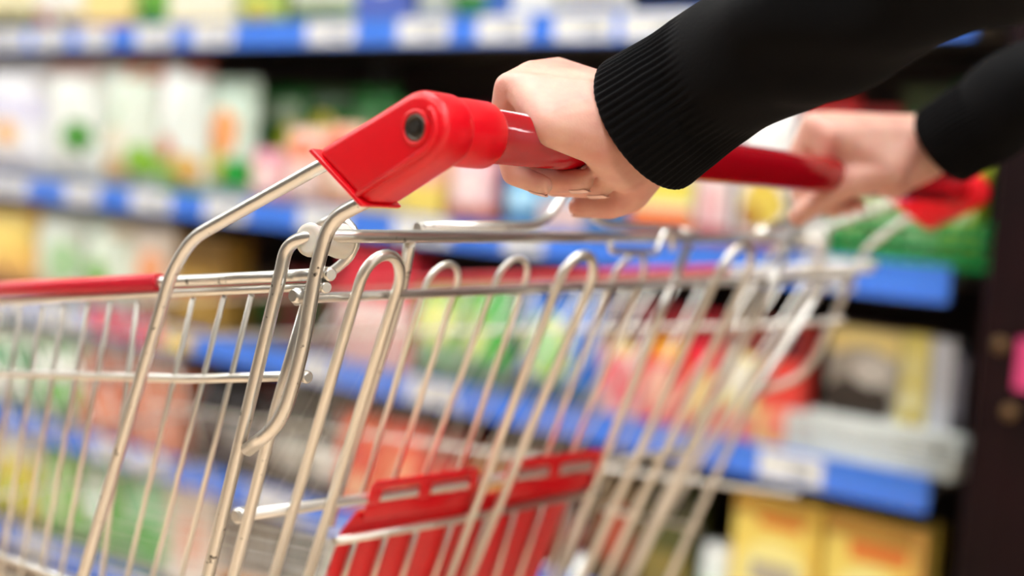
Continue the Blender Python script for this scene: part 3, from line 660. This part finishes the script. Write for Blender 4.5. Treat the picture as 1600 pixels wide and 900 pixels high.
# swing gate: hinge rod, frame legs, hairpins
gn = np.array([0, 1, .387]); gq = (0, .4790, .9335)
def at_gate(p, off=0.): return on_plane(p, (0, gq[1]+off, gq[2]), gn)
gdir = Vector((0, .361, -.9325))
hn = np.array([-.0919, 1, 0]); hq = (.465, .463, 0)
def at_hinge(p, off=0.): return on_plane(p, (hq[0], hq[1]+off, 0), hn)
post3 = [at_hinge((1262, 374)), at_hinge((800, 370)), at_hinge((556, 369)), Vector((.462, .4655, .9665)), atX((478, 368), X1), atX((447, 385), X1), atX((438, 430), X1-.001), atX((325, 900), X1)]
post3.append(post3[-1]+(post3[-1]-post3[-2])*.9)
rod('hinge_rod', post3, .0035, fil=.014)
pf = [mir(p) for p in post3[5:]]; pf = [at_hinge((1262, 374)), atX((1285, 385), X2-.02), atX((1273, 447), X2), atX((1224, 522), X2)]; pf.append(pf[-1]+(pf[-1]-pf[-2])*5)
rod('hinge_rod', pf, .0035, fil=.014)
leg4 = [at_gate((487, 448), -.002), at_gate((430, 645), -.002), at_gate((365, 900), -.002)]
leg4.append(leg4[-1]+(leg4[-1]-leg4[-2])*.7)
rod('gate_post', leg4, .0034)
leg4f = [at_gate((1290, 440)), at_gate((1171, 629)), at_gate((1140, 695)), at_gate((1048, 900))]
leg4f.append(leg4f[-1]+(leg4f[-1]-leg4f[-2])*.5)
rod('gate_post', leg4f, .0034)
rod('gate_rail', [at_gate((462, 470), .007), at_gate((500, 465), .007), at_gate((1332, 433), .007)], .0027)
part('rail_end', lambda b: b.lathe(at_gate((466, 462), .0), (1, 0, 0), [(-.004, .003), (-.002, .0042), (.003, .0042), (.005, .003)], STEEL, 16))
def hairpin(l, r_, off, rad, m=WIRE, ext=.6, name='gate_wire'):
    """l, r_ = (x top, y top, x low, y low) of the two legs as seen in the photo"""
    A, A2 = at_gate(l[:2], off), at_gate(l[2:], off)
    B, B2 = at_gate(r_[:2], off), at_gate(r_[2:], off)
    dl, dr_ = (A-A2).normalized(), (B-B2).normalized()
    A2 = A2+(A2-A)*ext; B2 = B2+(B2-B)*ext
    ctr = (A+B)/2; rr = (B-A).length/2; ex = (B-A).normalized(); up = (dl+dr_).normalized()
    arc = [ctr-ex*rr*math.cos(PI*k/14)+up*rr*1.15*math.sin(PI*k/14) for k in range(1, 14)]
    rod(name, [A2, A]+arc+[B, B2], rad, m, 0, 12)
hairpin((562, 442, 431, 890), (622, 448, 485, 890), -.002, .0031)
hairpin((872, 442, 705, 893), (921, 449, 740, 886), -.002, .0031)
hairpin((1120, 432, 912, 900), (1163, 440, 947, 900), -.002, .0031)
hairpin((661, 455, 600, 660), (713, 448, 631, 704), .016, .0019)
hairpin((772, 445, 679, 700), (820, 442, 727, 709), .016, .0019)
hairpin((955, 440, 862, 687), (1001, 440, 906, 674), .016, .0019)
for (px, ox) in (((1075, 385, 1042, 464, 873, 900), -.001), ((640, 380, 628, 452, 545, 720), .012)):
    A = at_hinge(px[0:2]); B = at_gate(px[2:4], ox); C_ = at_gate(px[4:6], ox); C_ = C_+(C_-B)*.4
    rod('gate_strut', [A, B, C_], .0033, fil=.02)
A = at_gate((1215, 424), -.001); B = at_gate((989, 900), -.001)
rod('gate_strut', [at_hinge((1235, 378)), A, B+(B-A)*.4], .0033, fil=.02)
rod('seat_rail', [at_gate((372, 806), .004), at_gate((560, 781), .004), at_gate((940, 723), .004), at_gate((1070, 704), .004)], .0033, mat('zinc lightened for top light', (.90, .88, .84), .45, 1.), fil=.03)  # paler zinc copy paints in the light from above on this rail
part('rail_end', lambda b: b.lathe(at_gate((375, 805), .006), (1, 0, 0), [(-.004, .003), (-.002, .0046), (.003, .0046), (.005, .003)], STEEL, 16))
# folding child seat: red plate with slotted tabs hanging on the seat rail
def plate(b):
    def q(x, y, o): return at_gate((x, y), o)
    F, Bk = .0065, .0115
    def slab_px(poly, f=F, k=Bk):
        n = len(poly); vs = [q(x, y, f) for x, y in poly]+[q(x, y, k) for x, y in poly]
        b.add(vs, [tuple(range(n)), tuple(range(n, 2*n))[::-1]]+[(i, (i+1) % n, n+(i+1) % n, n+i) for i in range(n)], REDP, False)
    slab_px([(556, 800), (738, 774), (886, 752), (914, 748), (905, 775), (880, 800), (792, 1020), (470, 1020), (532, 830)])
    def tab(xa, ya, xb, yb, nsl):
        # bars of the tab around its slots, from its left end to its right end
        dx, dy = xb-xa, yb-ya
        def pt(t, dyy): return (xa+dx*t-dyy*.22, ya+dy*t+dyy)
        H0, H1, H2, H3 = 0, 16, 34, 62
        slab_px([pt(.04, H0), pt(.96, H0), pt(1, 8), pt(1, H1), pt(0, H1), pt(0, 8)], F-.006, Bk+.004)
        slab_px([pt(0, H2), pt(1, H2), pt(1, H3), pt(0, H3)], F-.004, Bk)
        e = {2: [(0, .13), (.46, .58), (.92, 1)]}[nsl]
        for (a, c) in e: slab_px([pt(a, H1-4), pt(c, H1-4), pt(c, H2+4), pt(a, H2+4)], F-.006, Bk+.004)
    tab(580, 752, 752, 729, 2)
    tab(795, 719, 944, 701, 2)
part('child_seat', plate, bevel=.0022)
rod('seat_wire', [at_gate((522, 846), .001), at_gate((700, 815), .001), at_gate((936, 767), .001)], .0027, WIRE)
for a, c in [((556, 841), (528, 930)), ((604, 833), (574, 930)), ((652, 824), (620, 930)), ((707, 814), (668, 930)), ((762, 803), (716, 930)), ((806, 794), (765, 930)), ((850, 785), (800, 930)), ((893, 776), (848, 930))]:
    A, B = at_gate(a, .002), at_gate(c, .002); rod('seat_wire', [A, B+(B-A)*.5], .0019, WIRE, 0, 8)
rod('far_side_rod', [at_gate((945, 797), .03), at_gate((1092, 826), .12)], .0028, WIRE)
# hinge bushings, spring hook, clip, carrying loop
def bush(b, c, ax):
    b.lathe(c, ax, [(-.0155, .0060), (-.015, .0082), (-.013, .0088), (-.0105, .0076), (-.004, .0072), (.003, .0078), (.009, .0092), (.0115, .0092), (.013, .0060)], WHITEP, 28)
cb = atX((512, 376), .458)
part('hinge_bushing', lambda b: bush(b, cb, Vector((1, .09, -.03))))
cf = at_hinge((1268, 376))
part('hinge_bushing', lambda b: bush(b, cf, Vector((-1, -.05, 0))))
rod('spring_hook', [atX(p, .474) for p in [(500, 352), (518, 342), (540, 345), (553, 360), (556, 380), (546, 402), (525, 420), (512, 428)]], .0026, fil=.006)
rod('spring_hook', [atX(p, 1.118) for p in [(1255, 362), (1272, 355), (1288, 366), (1292, 385), (1282, 402)]], .0026, fil=.006)
part('weld_bead', lambda b: b.lathe(atX((513, 428), XR-.002), (-.3, -1, 0), [(-.003, .0034), (.002, .0036), (.0035, .0026)], STEEL, 16))
part('weld_bead', lambda b: b.lathe(atX((506, 448), XR-.002), (-.3, -1, 0), [(-.003, .0030), (.002, .0033), (.0035, .0024)], STEEL, 16))
part('weld_bead', lambda b: b.lathe(atX((472, 587), XR), (-.2, -1, 0), [(-.002, .0026), (.002, .0033), (.005, .0033), (.0062, .0022)], STEEL, 16))
rod('coin_clip', [at_hinge(p, -.008) for p in [(953, 380), (955, 393), (1026, 395), (1034, 372), (1042, 358), (1051, 368), (1051, 392)]], .0021, fil=.006)
rod('catch_rod', [at_hinge(p, -.01) for p in [(1180, 367), (1238, 343)]], .0042)
rod('carry_loop', [at_hinge(p, .014) for p in [(652, 356), (835, 353), (860, 338), (882, 300), (900, 288), (918, 302), (925, 338), (950, 352), (1060, 358)]], .0031, fil=.012)
rod('carry_loop', [at_hinge((1060, 358), .014), at_hinge((1100, 372), .004)], .0026)
# chassis and casters
CH = mat('chassis tube', (.6, .6, .57), .35, 1.)
cn = long_n[-1]
for mm in (lambda p: p, mir):
    rod('chassis_tube', [mm(Vector((X1, .60, .45))), mm(Vector((X1+.005, .50, FL+.165))), mm(Vector((X1+.01, .56, FL+.15))), mm(Vector((X1+.09, 1.38, FL+.15))), mm(Vector((X1+.09, 1.42, FL+.16)))], .011, CH, .05)
    rod('post_foot', [mm(cn), mm(Vector((X1+.01, cn.y+.02, FL+.16)))], RT, CH)
    for yy, xo in ((.55, .012), (1.36, .085)):
        c = mm(Vector((X1+xo, yy, FL+.055)))
        def caster(b):
            b.box((c.x-.022, c.y-.02, FL+.112), (c.x+.022, c.y+.03, FL+.118), CH)
            for s in (-.016, .016): b.box((c.x+s-.002, c.y-.012, FL+.045), (c.x+s+.002, c.y+.014, FL+.116), CH)
            b.tube([(c.x, c.y, FL+.116), (c.x, c.y, FL+.155)], .008, CH)
        o = part('caster', caster)
        part('wheel', lambda b: b.lathe((c.x-.011, c.y, FL+.055), (1, 0, 0), [(0, .045), (.002, .053), (.006, .055), (.016, .055), (.02, .053), (.022, .045)], mat('grey rubber', (.1, .1, .1), .6), 32), o)
rod('chassis_tube', [Vector((X1+.09, 1.38, FL+.15)), mir((X1+.09, 1.38, FL+.15))], .011, CH)
for mm in (lambda p: p, mir):
    rod('base_strut', [mm(side_pt(.72, .62)), mm(Vector((X1+.05, .95, FL+.15)))], .006, CH)

# ------------------------------------------------------------------ person
person = empty('person', (.78, -.02, FL), 'person in a black ribbed knit sweater pushing the cart with both hands', 'person')
def skin_material():
    m = bpy.data.materials.new('skin'); m.use_nodes = True
    nt = m.node_tree; b = nt.nodes['Principled BSDF']
    tc = nt.nodes.new('ShaderNodeTexCoord')
    n = nt.nodes.new('ShaderNodeTexNoise'); n.inputs['Scale'].default_value = 45; n.inputs['Detail'].default_value = 3
    r = nt.nodes.new('ShaderNodeValToRGB')
    r.color_ramp.elements[0].position = .35; r.color_ramp.elements[0].color = (.77, .45, .345, 1)
    r.color_ramp.elements[1].position = .68; r.color_ramp.elements[1].color = (.68, .31, .245, 1)
    nt.links.new(tc.outputs['Object'], n.inputs['Vector']); nt.links.new(n.outputs['Fac'], r.inputs['Fac'])
    nt.links.new(r.outputs['Color'], b.inputs['Base Color'])
    b.inputs['Roughness'].default_value = .46
    b.inputs['Subsurface Weight'].default_value = .35
    b.inputs['Subsurface Radius'].default_value = (.012, .004, .002); b.inputs['Subsurface Scale'].default_value = .6
    w = nt.nodes.new('ShaderNodeTexVoronoi'); w.inputs['Scale'].default_value = 700
    bp = nt.nodes.new('ShaderNodeBump'); bp.inputs['Strength'].default_value = .12; bp.inputs['Distance'].default_value = .0004
    nt.links.new(tc.outputs['Object'], w.inputs['Vector']); nt.links.new(w.outputs['Distance'], bp.inputs['Height'])
    nt.links.new(bp.outputs['Normal'], b.inputs['Normal'])
    return m
SKIN = skin_material()
_ico = None
def ico():
    global _ico
    if _ico is None:
        bm = bmesh.new(); bmesh.ops.create_icosphere(bm, subdivisions=2, radius=1); _ico = [v.co.copy() for v in bm.verts]; bm.free()
    return _ico
def hull(bmv, spheres):
    """convex hull of spheres (centre, radius) appended to the vertex/face lists"""
    bm = bmesh.new()
    for c, r in spheres:
        for v in ico(): bm.verts.new(Vector(c)+v*r)
    bmesh.ops.convex_hull(bm, input=bm.verts)
    loose = [v for v in bm.verts if not v.link_faces]
    bmesh.ops.delete(bm, geom=loose, context='VERTS')
    bm.verts.index_update()
    b0 = len(bmv[0]); bmv[0].extend([tuple(v.co) for v in bm.verts]); bmv[1].extend([tuple(b0+v.index for v in f.verts) for f in bm.faces])
    bm.free()
def chain(bmv, pts, rad):
    for i in range(len(pts)-1): hull(bmv, [(pts[i], rad[i]), (pts[i+1], rad[i+1])])
flesh = ([], [])
NAILS = []
def bar_pt(X, v, w): return Vector((X, BY+v, BZ+w))
def finger(X, mcp, X2_, segs, rad, nail=True):
    """segs: list of (v, w) from knuckle to tip round the handle"""
    pts = [bar_pt(X+(X2_-X)*i/(len(segs)-1), *s) for i, s in enumerate(segs)]
    chain(flesh, pts, rad)
    if nail: NAILS.append((pts[-2], pts[-1], rad[-1]))
    return pts
def hand(S):
    """S holds the joint places of one hand"""
    for f in S['fingers']:
        finger(*f)
    for h in S['hulls']: hull(flesh, h)
    chain(flesh, S['thumb'][0], S['thumb'][1])
    NAILS.append((S['thumb'][0][-2], S['thumb'][0][-1], S['thumb'][1][-1]))
# left (near) hand: little finger nearest the near bracket
def left_hand():
    XP = [.517, .537, .557, .578]                      # little, ring, middle, index
    M = [(.020, .0265), (.0215, .0335), (.021, .037), (.0185, .035)]   # knuckles (v, w)
    rk = [.0088, .0098, .0102, .0100]
    fingers = []
    for i in range(4):
        s = [.86, .97, 1.03, .98][i]
        m_ = M[i]
        segs = [m_, (.0300*s, .0075), (.0205*s, -.0195*s), [(.0003, -.0216), (-.0100, -.0180), (-.0082, -.0198), (.004, -.0215)][i]]
        r = [rk[i], .0082*s, .0075*s, .0066*s]
        fingers.append((XP[i]-.001, None, XP[i]+.006, segs, r))
    K = [bar_pt(XP[i], *M[i]) for i in range(4)]
    wr_u = atX((992, 180), .550); wr_r = atX((1003, 218), .578)   # wrist, little-finger and thumb side
    hyp = atX((940, 218), .532); hyp2 = atX((860, 199), .506)
    hulls = [
        [(K[0], .0088), (K[1], .0098), (wr_u, .0160), (hyp, .0135)],
        [(K[0]+Vector((-.001, -.006, .0)), .0085), (hyp2, .0100), (hyp, .0140), (wr_u, .0160)],
        [(K[1], .0098), (K[2], .0102), (wr_u, .0168), (wr_r, .0175)],
        [(K[2], .0102), (K[3], .0100), (wr_r, .0185)],
        [(K[0]+Vector((.0, -.013, -.004)), .0085), (hyp, .0145), (wr_u, .0165)],
        [(hyp, .0145), (atX((975, 262), .575), .0140), (wr_r, .0175), (wr_u, .0165)],
    ]
    tb = [atX((1000, 264), .588), atX((985, 302), .592), atX((955, 321), .588), atX((904, 323), .578)]
    tr = [.0150, .0108, .0080, .0062]
    hulls.append([(wr_r, .018), (tb[0], .0150), (K[3]+Vector((0, -.02, -.012)), .009)])
    fore = [(wr_u+wr_r)/2, atX((1058, 160), .558), atX((1195, 72), .549), atX((1370, -20), .538), Vector((.51, .03, 1.19)), Vector((.60, -.08, 1.37))]
    chain(flesh, fore, [.0205, .0225, .026, .029, .034, .045])
    return dict(fingers=fingers, hulls=hulls, thumb=(tb, tr)), fore
SL, foreL = left_hand(); hand(SL)
def right_hand():
    XP = [.873, .894, .915, .935]                     # index, middle, ring, little
    M = [(.0185, .036), (.021, .037), (.0215, .0335), (.020, .0265)]
    rk = [.0102, .0104, .0098, .0088]
    fingers = []
    for i in range(4):
        s = [1.0, 1.04, .98, .88][i]
        segs = [M[i], (.0300*s, .0075), (.0205*s, -.0195*s), (.004*s, -.0225*s)]
        fingers.append((XP[i]+.001, None, XP[i]-.004, segs, [rk[i], .0084*s, .0076*s, .0068*s]))
    K = [bar_pt(XP[i], *M[i]) for i in range(4)]
    wi = atX((1424, 216), .920); wl = atX((1436, 226), .945)
    th0 = atX((1385, 268), .893)
    hulls = [
        [(K[0], .0102), (K[1], .0104), (wi, .0172)],
        [(K[1], .0104), (K[2], .0098), (wi, .0172), (wl, .0172)],
        [(K[2], .0098), (K[3], .0088), (wl, .0172)],
        [(wi, .0172), (th0, .0150), (K[0]+Vector((0, -.022, -.006)), .0110)],
        [(th0, .0150), (atX((1345, 272), .880), .0125), (K[0]+Vector((.002, -.020, -.006)), .0095)],
        [(K[0], .0102), (K[1], .0100), (wi, .0172), (th0, .0145), (atX((1300, 245), .872), .0105), (atX((1308, 214), .866), .0100)],
        [(wi, .0170), (atX((1396, 276), .912), .0155), (atX((1448, 248), .925), .0165)],
        [(wl, .017), (bar_pt(.93, -.026, .004), .0125), (th0, .0140), (atX((1396, 278), .912), .0160)],
        [(K[0], .0102), (K[0]+Vector((-.004, -.010, -.012)), .0080), (th0, .0140), (atX((1300, 240), .872), .0110)],
    ]
    tb = [th0, atX((1330, 283), .872), atX((1280, 314), .864), atX((1247, 338), .862)]
    tr = [.0150, .0115, .0086, .0074]
    fore = [(wi+wl)/2, atX((1505, 210), .931), atX((1620, 140), .925), Vector((.945, .10, 1.16)), Vector((.97, -.08, 1.37))]
    chain(flesh, fore, [.0210, .0220, .026, .033, .045])
    return dict(fingers=fingers, hulls=hulls, thumb=(tb, tr)), fore
SR, foreR = right_hand(); hand(SR)
# shoulders, neck and head join the two arms into one body
shL, shR = Vector((.60, -.10, 1.40)), Vector((.97, -.10, 1.40))
hull(flesh, [(shL, .05), (foreL[-1], .048)]); hull(flesh, [(shR, .05), (foreR[-1], .048)])
hull(flesh, [(shL, .05), (shR, .05), (Vector((.785, -.12, 1.22)), .09)])
nk = Vector((.785, -.10, 1.46))
hull(flesh, [(Vector((.785, -.11, 1.42)), .055), (nk+Vector((0, .01, .05)), .05)])
hull(flesh, [(Vector((.785, -.085, 1.60)), .085), (Vector((.785, -.06, 1.55)), .062), (Vector((.785, -.03, 1.51)), .035), (Vector((.785, -.11, 1.62)), .085)])
hull(flesh, [(Vector((.785, .022, 1.585)), .008), (Vector((.785, .034, 1.562)), .010), (Vector((.785, .0, 1.60)), .012)])
for s in (-1, 1):
    hull(flesh, [(Vector((.785+s*.083, -.085, 1.60)), .012), (Vector((.785+s*.085, -.088, 1.57)), .010)])
def make_body():
    me = bpy.data.meshes.new('body_cage'); me.from_pydata(flesh[0], [], flesh[1])
    o = bpy.data.objects.new('body_cage', me); COL.objects.link(o)
    r = o.modifiers.new('r', 'REMESH'); r.mode = 'VOXEL'; r.voxel_size = .0015; r.use_smooth_shade = True
    s = o.modifiers.new('s', 'SMOOTH'); s.factor = .5; s.iterations = 9
    dg = bpy.context.evaluated_depsgraph_get(); dg.update()
    m2 = bpy.data.meshes.new_from_object(o.evaluated_get(dg), depsgraph=dg)
    bpy.data.objects.remove(o); bpy.data.meshes.remove(me)
    m2.name = 'body'; m2.materials.clear(); m2.materials.append(SKIN)
    m2.polygons.foreach_set('use_smooth', [True]*len(m2.polygons))
    b = bpy.data.objects.new('body', m2); COL.objects.link(b); b.parent = person
    b.matrix_parent_inverse = Matrix.Translation(person.location).inverted()
    return b
body = make_body()
NAILM = mat('finger nail', (.86, .56, .47), .3, coat=.3)
def nail(a, c, r):
    d = (c-a).normalized()
    # the nail lies on the outer side of the wrap, away from the handle axis
    ctr = c
    out = Vector((0, c.y-BY, c.z-BZ)); out = (out-d*out.dot(d)).normalized()
    side = d.cross(out)
    b = MB(); vs = []; nu, nv = 8, 8
    for j in range(nv+1):
        for i in range(nu+1):
            u = (i/nu*2-1); v = j/nv
            w = .62*(1 if v < .8 else math.sqrt(max(0, 1-((v-.8)/.2)**2*.6)))
            ang = u*w*1.05
            p = ctr+d*(r*(-.85+1.55*v))+(out*math.cos(ang)+side*math.sin(ang))*(r*(.99-.16*v*v))
            vs.append(p)
    fs = [(j*(nu+1)+i, j*(nu+1)+i+1, (j+1)*(nu+1)+i+1, (j+1)*(nu+1)+i) for j in range(nv) for i in range(nu)]
    b.add(vs, fs, NAILM); o = b.build('fingernail', body)
    s = o.modifiers.new('s', 'SOLIDIFY'); s.thickness = .0006; s.offset = 0
for n_ in NAILS: nail(*n_)

# sweater: ribbed cuffs, sleeves and trunk
KNIT = mat('black knit', (.0024, .0024, .0029), .9, spec=.1, sheen=.025, bump=(900, .35, .0008))
def sleeve(b, pts, rad, ribs, ribend, flat=(1, 1)):
    """lofted sleeve: pts hem to shoulder; ribs knitted near the hem"""
    P = [Vector(p) for p in pts]
    # Catmull-Rom resample
    Q, RR, S = [], [], []
    n = len(P)
    L = 0
    for i in range(n-1):
        p0, p1, p2, p3 = P[max(i-1, 0)], P[i], P[i+1], P[min(i+2, n-1)]
        r0, r1, r2, r3 = rad[max(i-1, 0)], rad[i], rad[i+1], rad[min(i+2, n-1)]
        k = 14
        for j in range(k+(1 if i == n-2 else 0)):
            t = j/k
            f = lambda a, b_, c, d: .5*((2*b_)+(c-a)*t+(2*a-5*b_+4*c-d)*t*t+(3*b_-a-3*c+d)*t**3)
            q = Vector([f(p0[x], p1[x], p2[x], p3[x]) for x in range(3)])
            if Q: L += (q-Q[-1]).length
            Q.append(q); RR.append(f(r0, r1, r2, r3)); S.append(L)
    N = ribs*6
    up = Vector((0, 0, 1)); rows = []
    def ring(c, t, r, s, inner=0.):
        sx = Vector((1, 0, 0)); sx = (sx-t*sx.dot(t)).normalized(); sz = t.cross(sx)
        out = []
        fade = 1 if s < ribend else max(0, 1-(s-ribend)/.012)
        for k in range(N):
            a = 2*PI*k/N
            rib = .0006*math.cos(ribs*a)*fade*(.25+.75*min(1, s/.003))
            fold = .0022*math.sin(3*a+s*55)*min(1, max(0, (s-.03)/.06))+.0012*math.sin(5*a-s*90+1)*min(1, max(0, (s-.05)/.05))
            out.append(c+(sx*math.cos(a)*flat[0]+sz*math.sin(a)*flat[1])*(r+rib+fold-inner))
        return out
    T = [(Q[min(i+1, len(Q)-1)]-Q[max(i-1, 0)]).normalized() for i in range(len(Q))]
    for i in (5, 2): rows.append(ring(Q[i], T[i], RR[i], S[i], .0026))
    rows.append(ring(Q[0]-T[0]*.0006, T[0], RR[0], 0, .0020))
    rows.append(ring(Q[0]-T[0]*.0012, T[0], RR[0], 0, .0009))
    for i in range(len(Q)): rows.append(ring(Q[i], T[i], RR[i], S[i]))
    vs = [v for r_ in rows for v in r_]; fs = []
    for i in range(len(rows)-1):
        for k in range(N): fs.append((i*N+k, i*N+(k+1) % N, (i+1)*N+(k+1) % N, (i+1)*N+k))
    b.add(vs, fs, KNIT)
b = MB()
cl0 = atX((1009, 194), .5565); cl1 = atX((1050, 166), .556); cl2 = atX((1100, 132), .556); cl3 = atX((1195, 71), .549); cl4 = atX((1370, -22), .538)
sleeve(b, [cl0, cl1, cl2, cl3, cl4, (.51, .03, 1.19), (.60, -.08, 1.39)], [.0378, .0358, .0342, .0348, .0370, .047, .068], 56, .042)
cr0 = atX((1474, 228), .930); cr1 = atX((1503, 208), .9275); cr2 = atX((1545, 185), .926); cr3 = atX((1620, 140), .922)
sleeve(b, [cr0, cr1, cr2, cr3, (.93, .16, 1.115), (.945, .06, 1.20), (.97, -.08, 1.39)], [.0308, .0310, .0318, .0345, .042, .050, .068], 52, .036)
# trunk
rings = []
for z, hw, hd, yc in ((.86, .165, .115, -.12), (.95, .16, .11, -.12), (1.1, .155, .10, -.12), (1.25, .175, .105, -.125), (1.36, .19, .10, -.125), (1.43, .15, .08, -.12), (1.465, .075, .065, -.105), (1.49, .062, .06, -.10)):
    rings.append([(.785+hw*math.cos(2*PI*k/48), yc+hd*math.sin(2*PI*k/48), z) for k in range(48)])
vs = [v for r_ in rings for v in r_]
b.add(vs, [(i*48+k, i*48+(k+1) % 48, (i+1)*48+(k+1) % 48, (i+1)*48+k) for i in range(len(rings)-1) for k in range(48)], KNIT)
b.build('sweater', person)
b = MB(); TROU = mat('dark trousers', (.02, .022, .03), .8)
for s in (-1, 1):
    b.tube([(.785+s*.06, -.12, .92), (.785+s*.085, -.12, .86), (.785+s*.09, -.10, .42), (.785+s*.09, -.12, FL+.07)], lambda t: .10-.045*t, TROU, 24, .08)
b.build('trousers', person)
for s in (-1, 1):
    b = MB(); c = (.785+s*.09, -.05)
    b.add(*(lambda bmv: (hull(bmv, [(Vector((c[0], c[1]-.11, FL+.04)), .038), (Vector((c[0], c[1]+.10, FL+.028)), .028), (Vector((c[0], c[1]-.07, FL+.075)), .04)]), bmv)[1])(([], [])), mat('shoe', (.03, .03, .03), .5))
    b.build('shoe', person)
b = MB(); bb = ([], [])
hull(bb, [(Vector((.785, -.105, 1.635)), .092), (Vector((.785, -.135, 1.56)), .085), (Vector((.785, -.14, 1.47)), .06)])
b.add(bb[0], bb[1], mat('dark hair', (.012, .008, .006), .5)); b.build('hair', person)

# ------------------------------------------------------------------ light, camera, view
w = bpy.data.worlds.new('store'); SC.world = w; w.use_nodes = True
w.node_tree.nodes['Background'].inputs[0].default_value = (.97, .99, 1, 1)
w.node_tree.nodes['Background'].inputs[1].default_value = .3
cd = bpy.data.cameras.new('camera'); cam = bpy.data.objects.new('camera', cd); COL.objects.link(cam)
cd.sensor_width = 36; cd.lens = 45; cd.clip_start = .02
M3 = Matrix([[ROT[i][0], -ROT[i][1], -ROT[i][2]] for i in range(3)])
cam.matrix_world = Matrix.Translation(CAM.tolist()) @ M3.to_4x4()
cd.dof.use_dof = True; cd.dof.focus_distance = .64; cd.dof.aperture_fstop = 2.7
SC.camera = cam
vs_ = SC.view_settings
vs_.view_transform = 'Standard'; vs_.look = 'None'; vs_.gamma = 1; vs_.use_curve_mapping = False
vs_.exposure = 0.36
SC.cycles.use_denoising = True
SC.cycles.max_bounces = 8
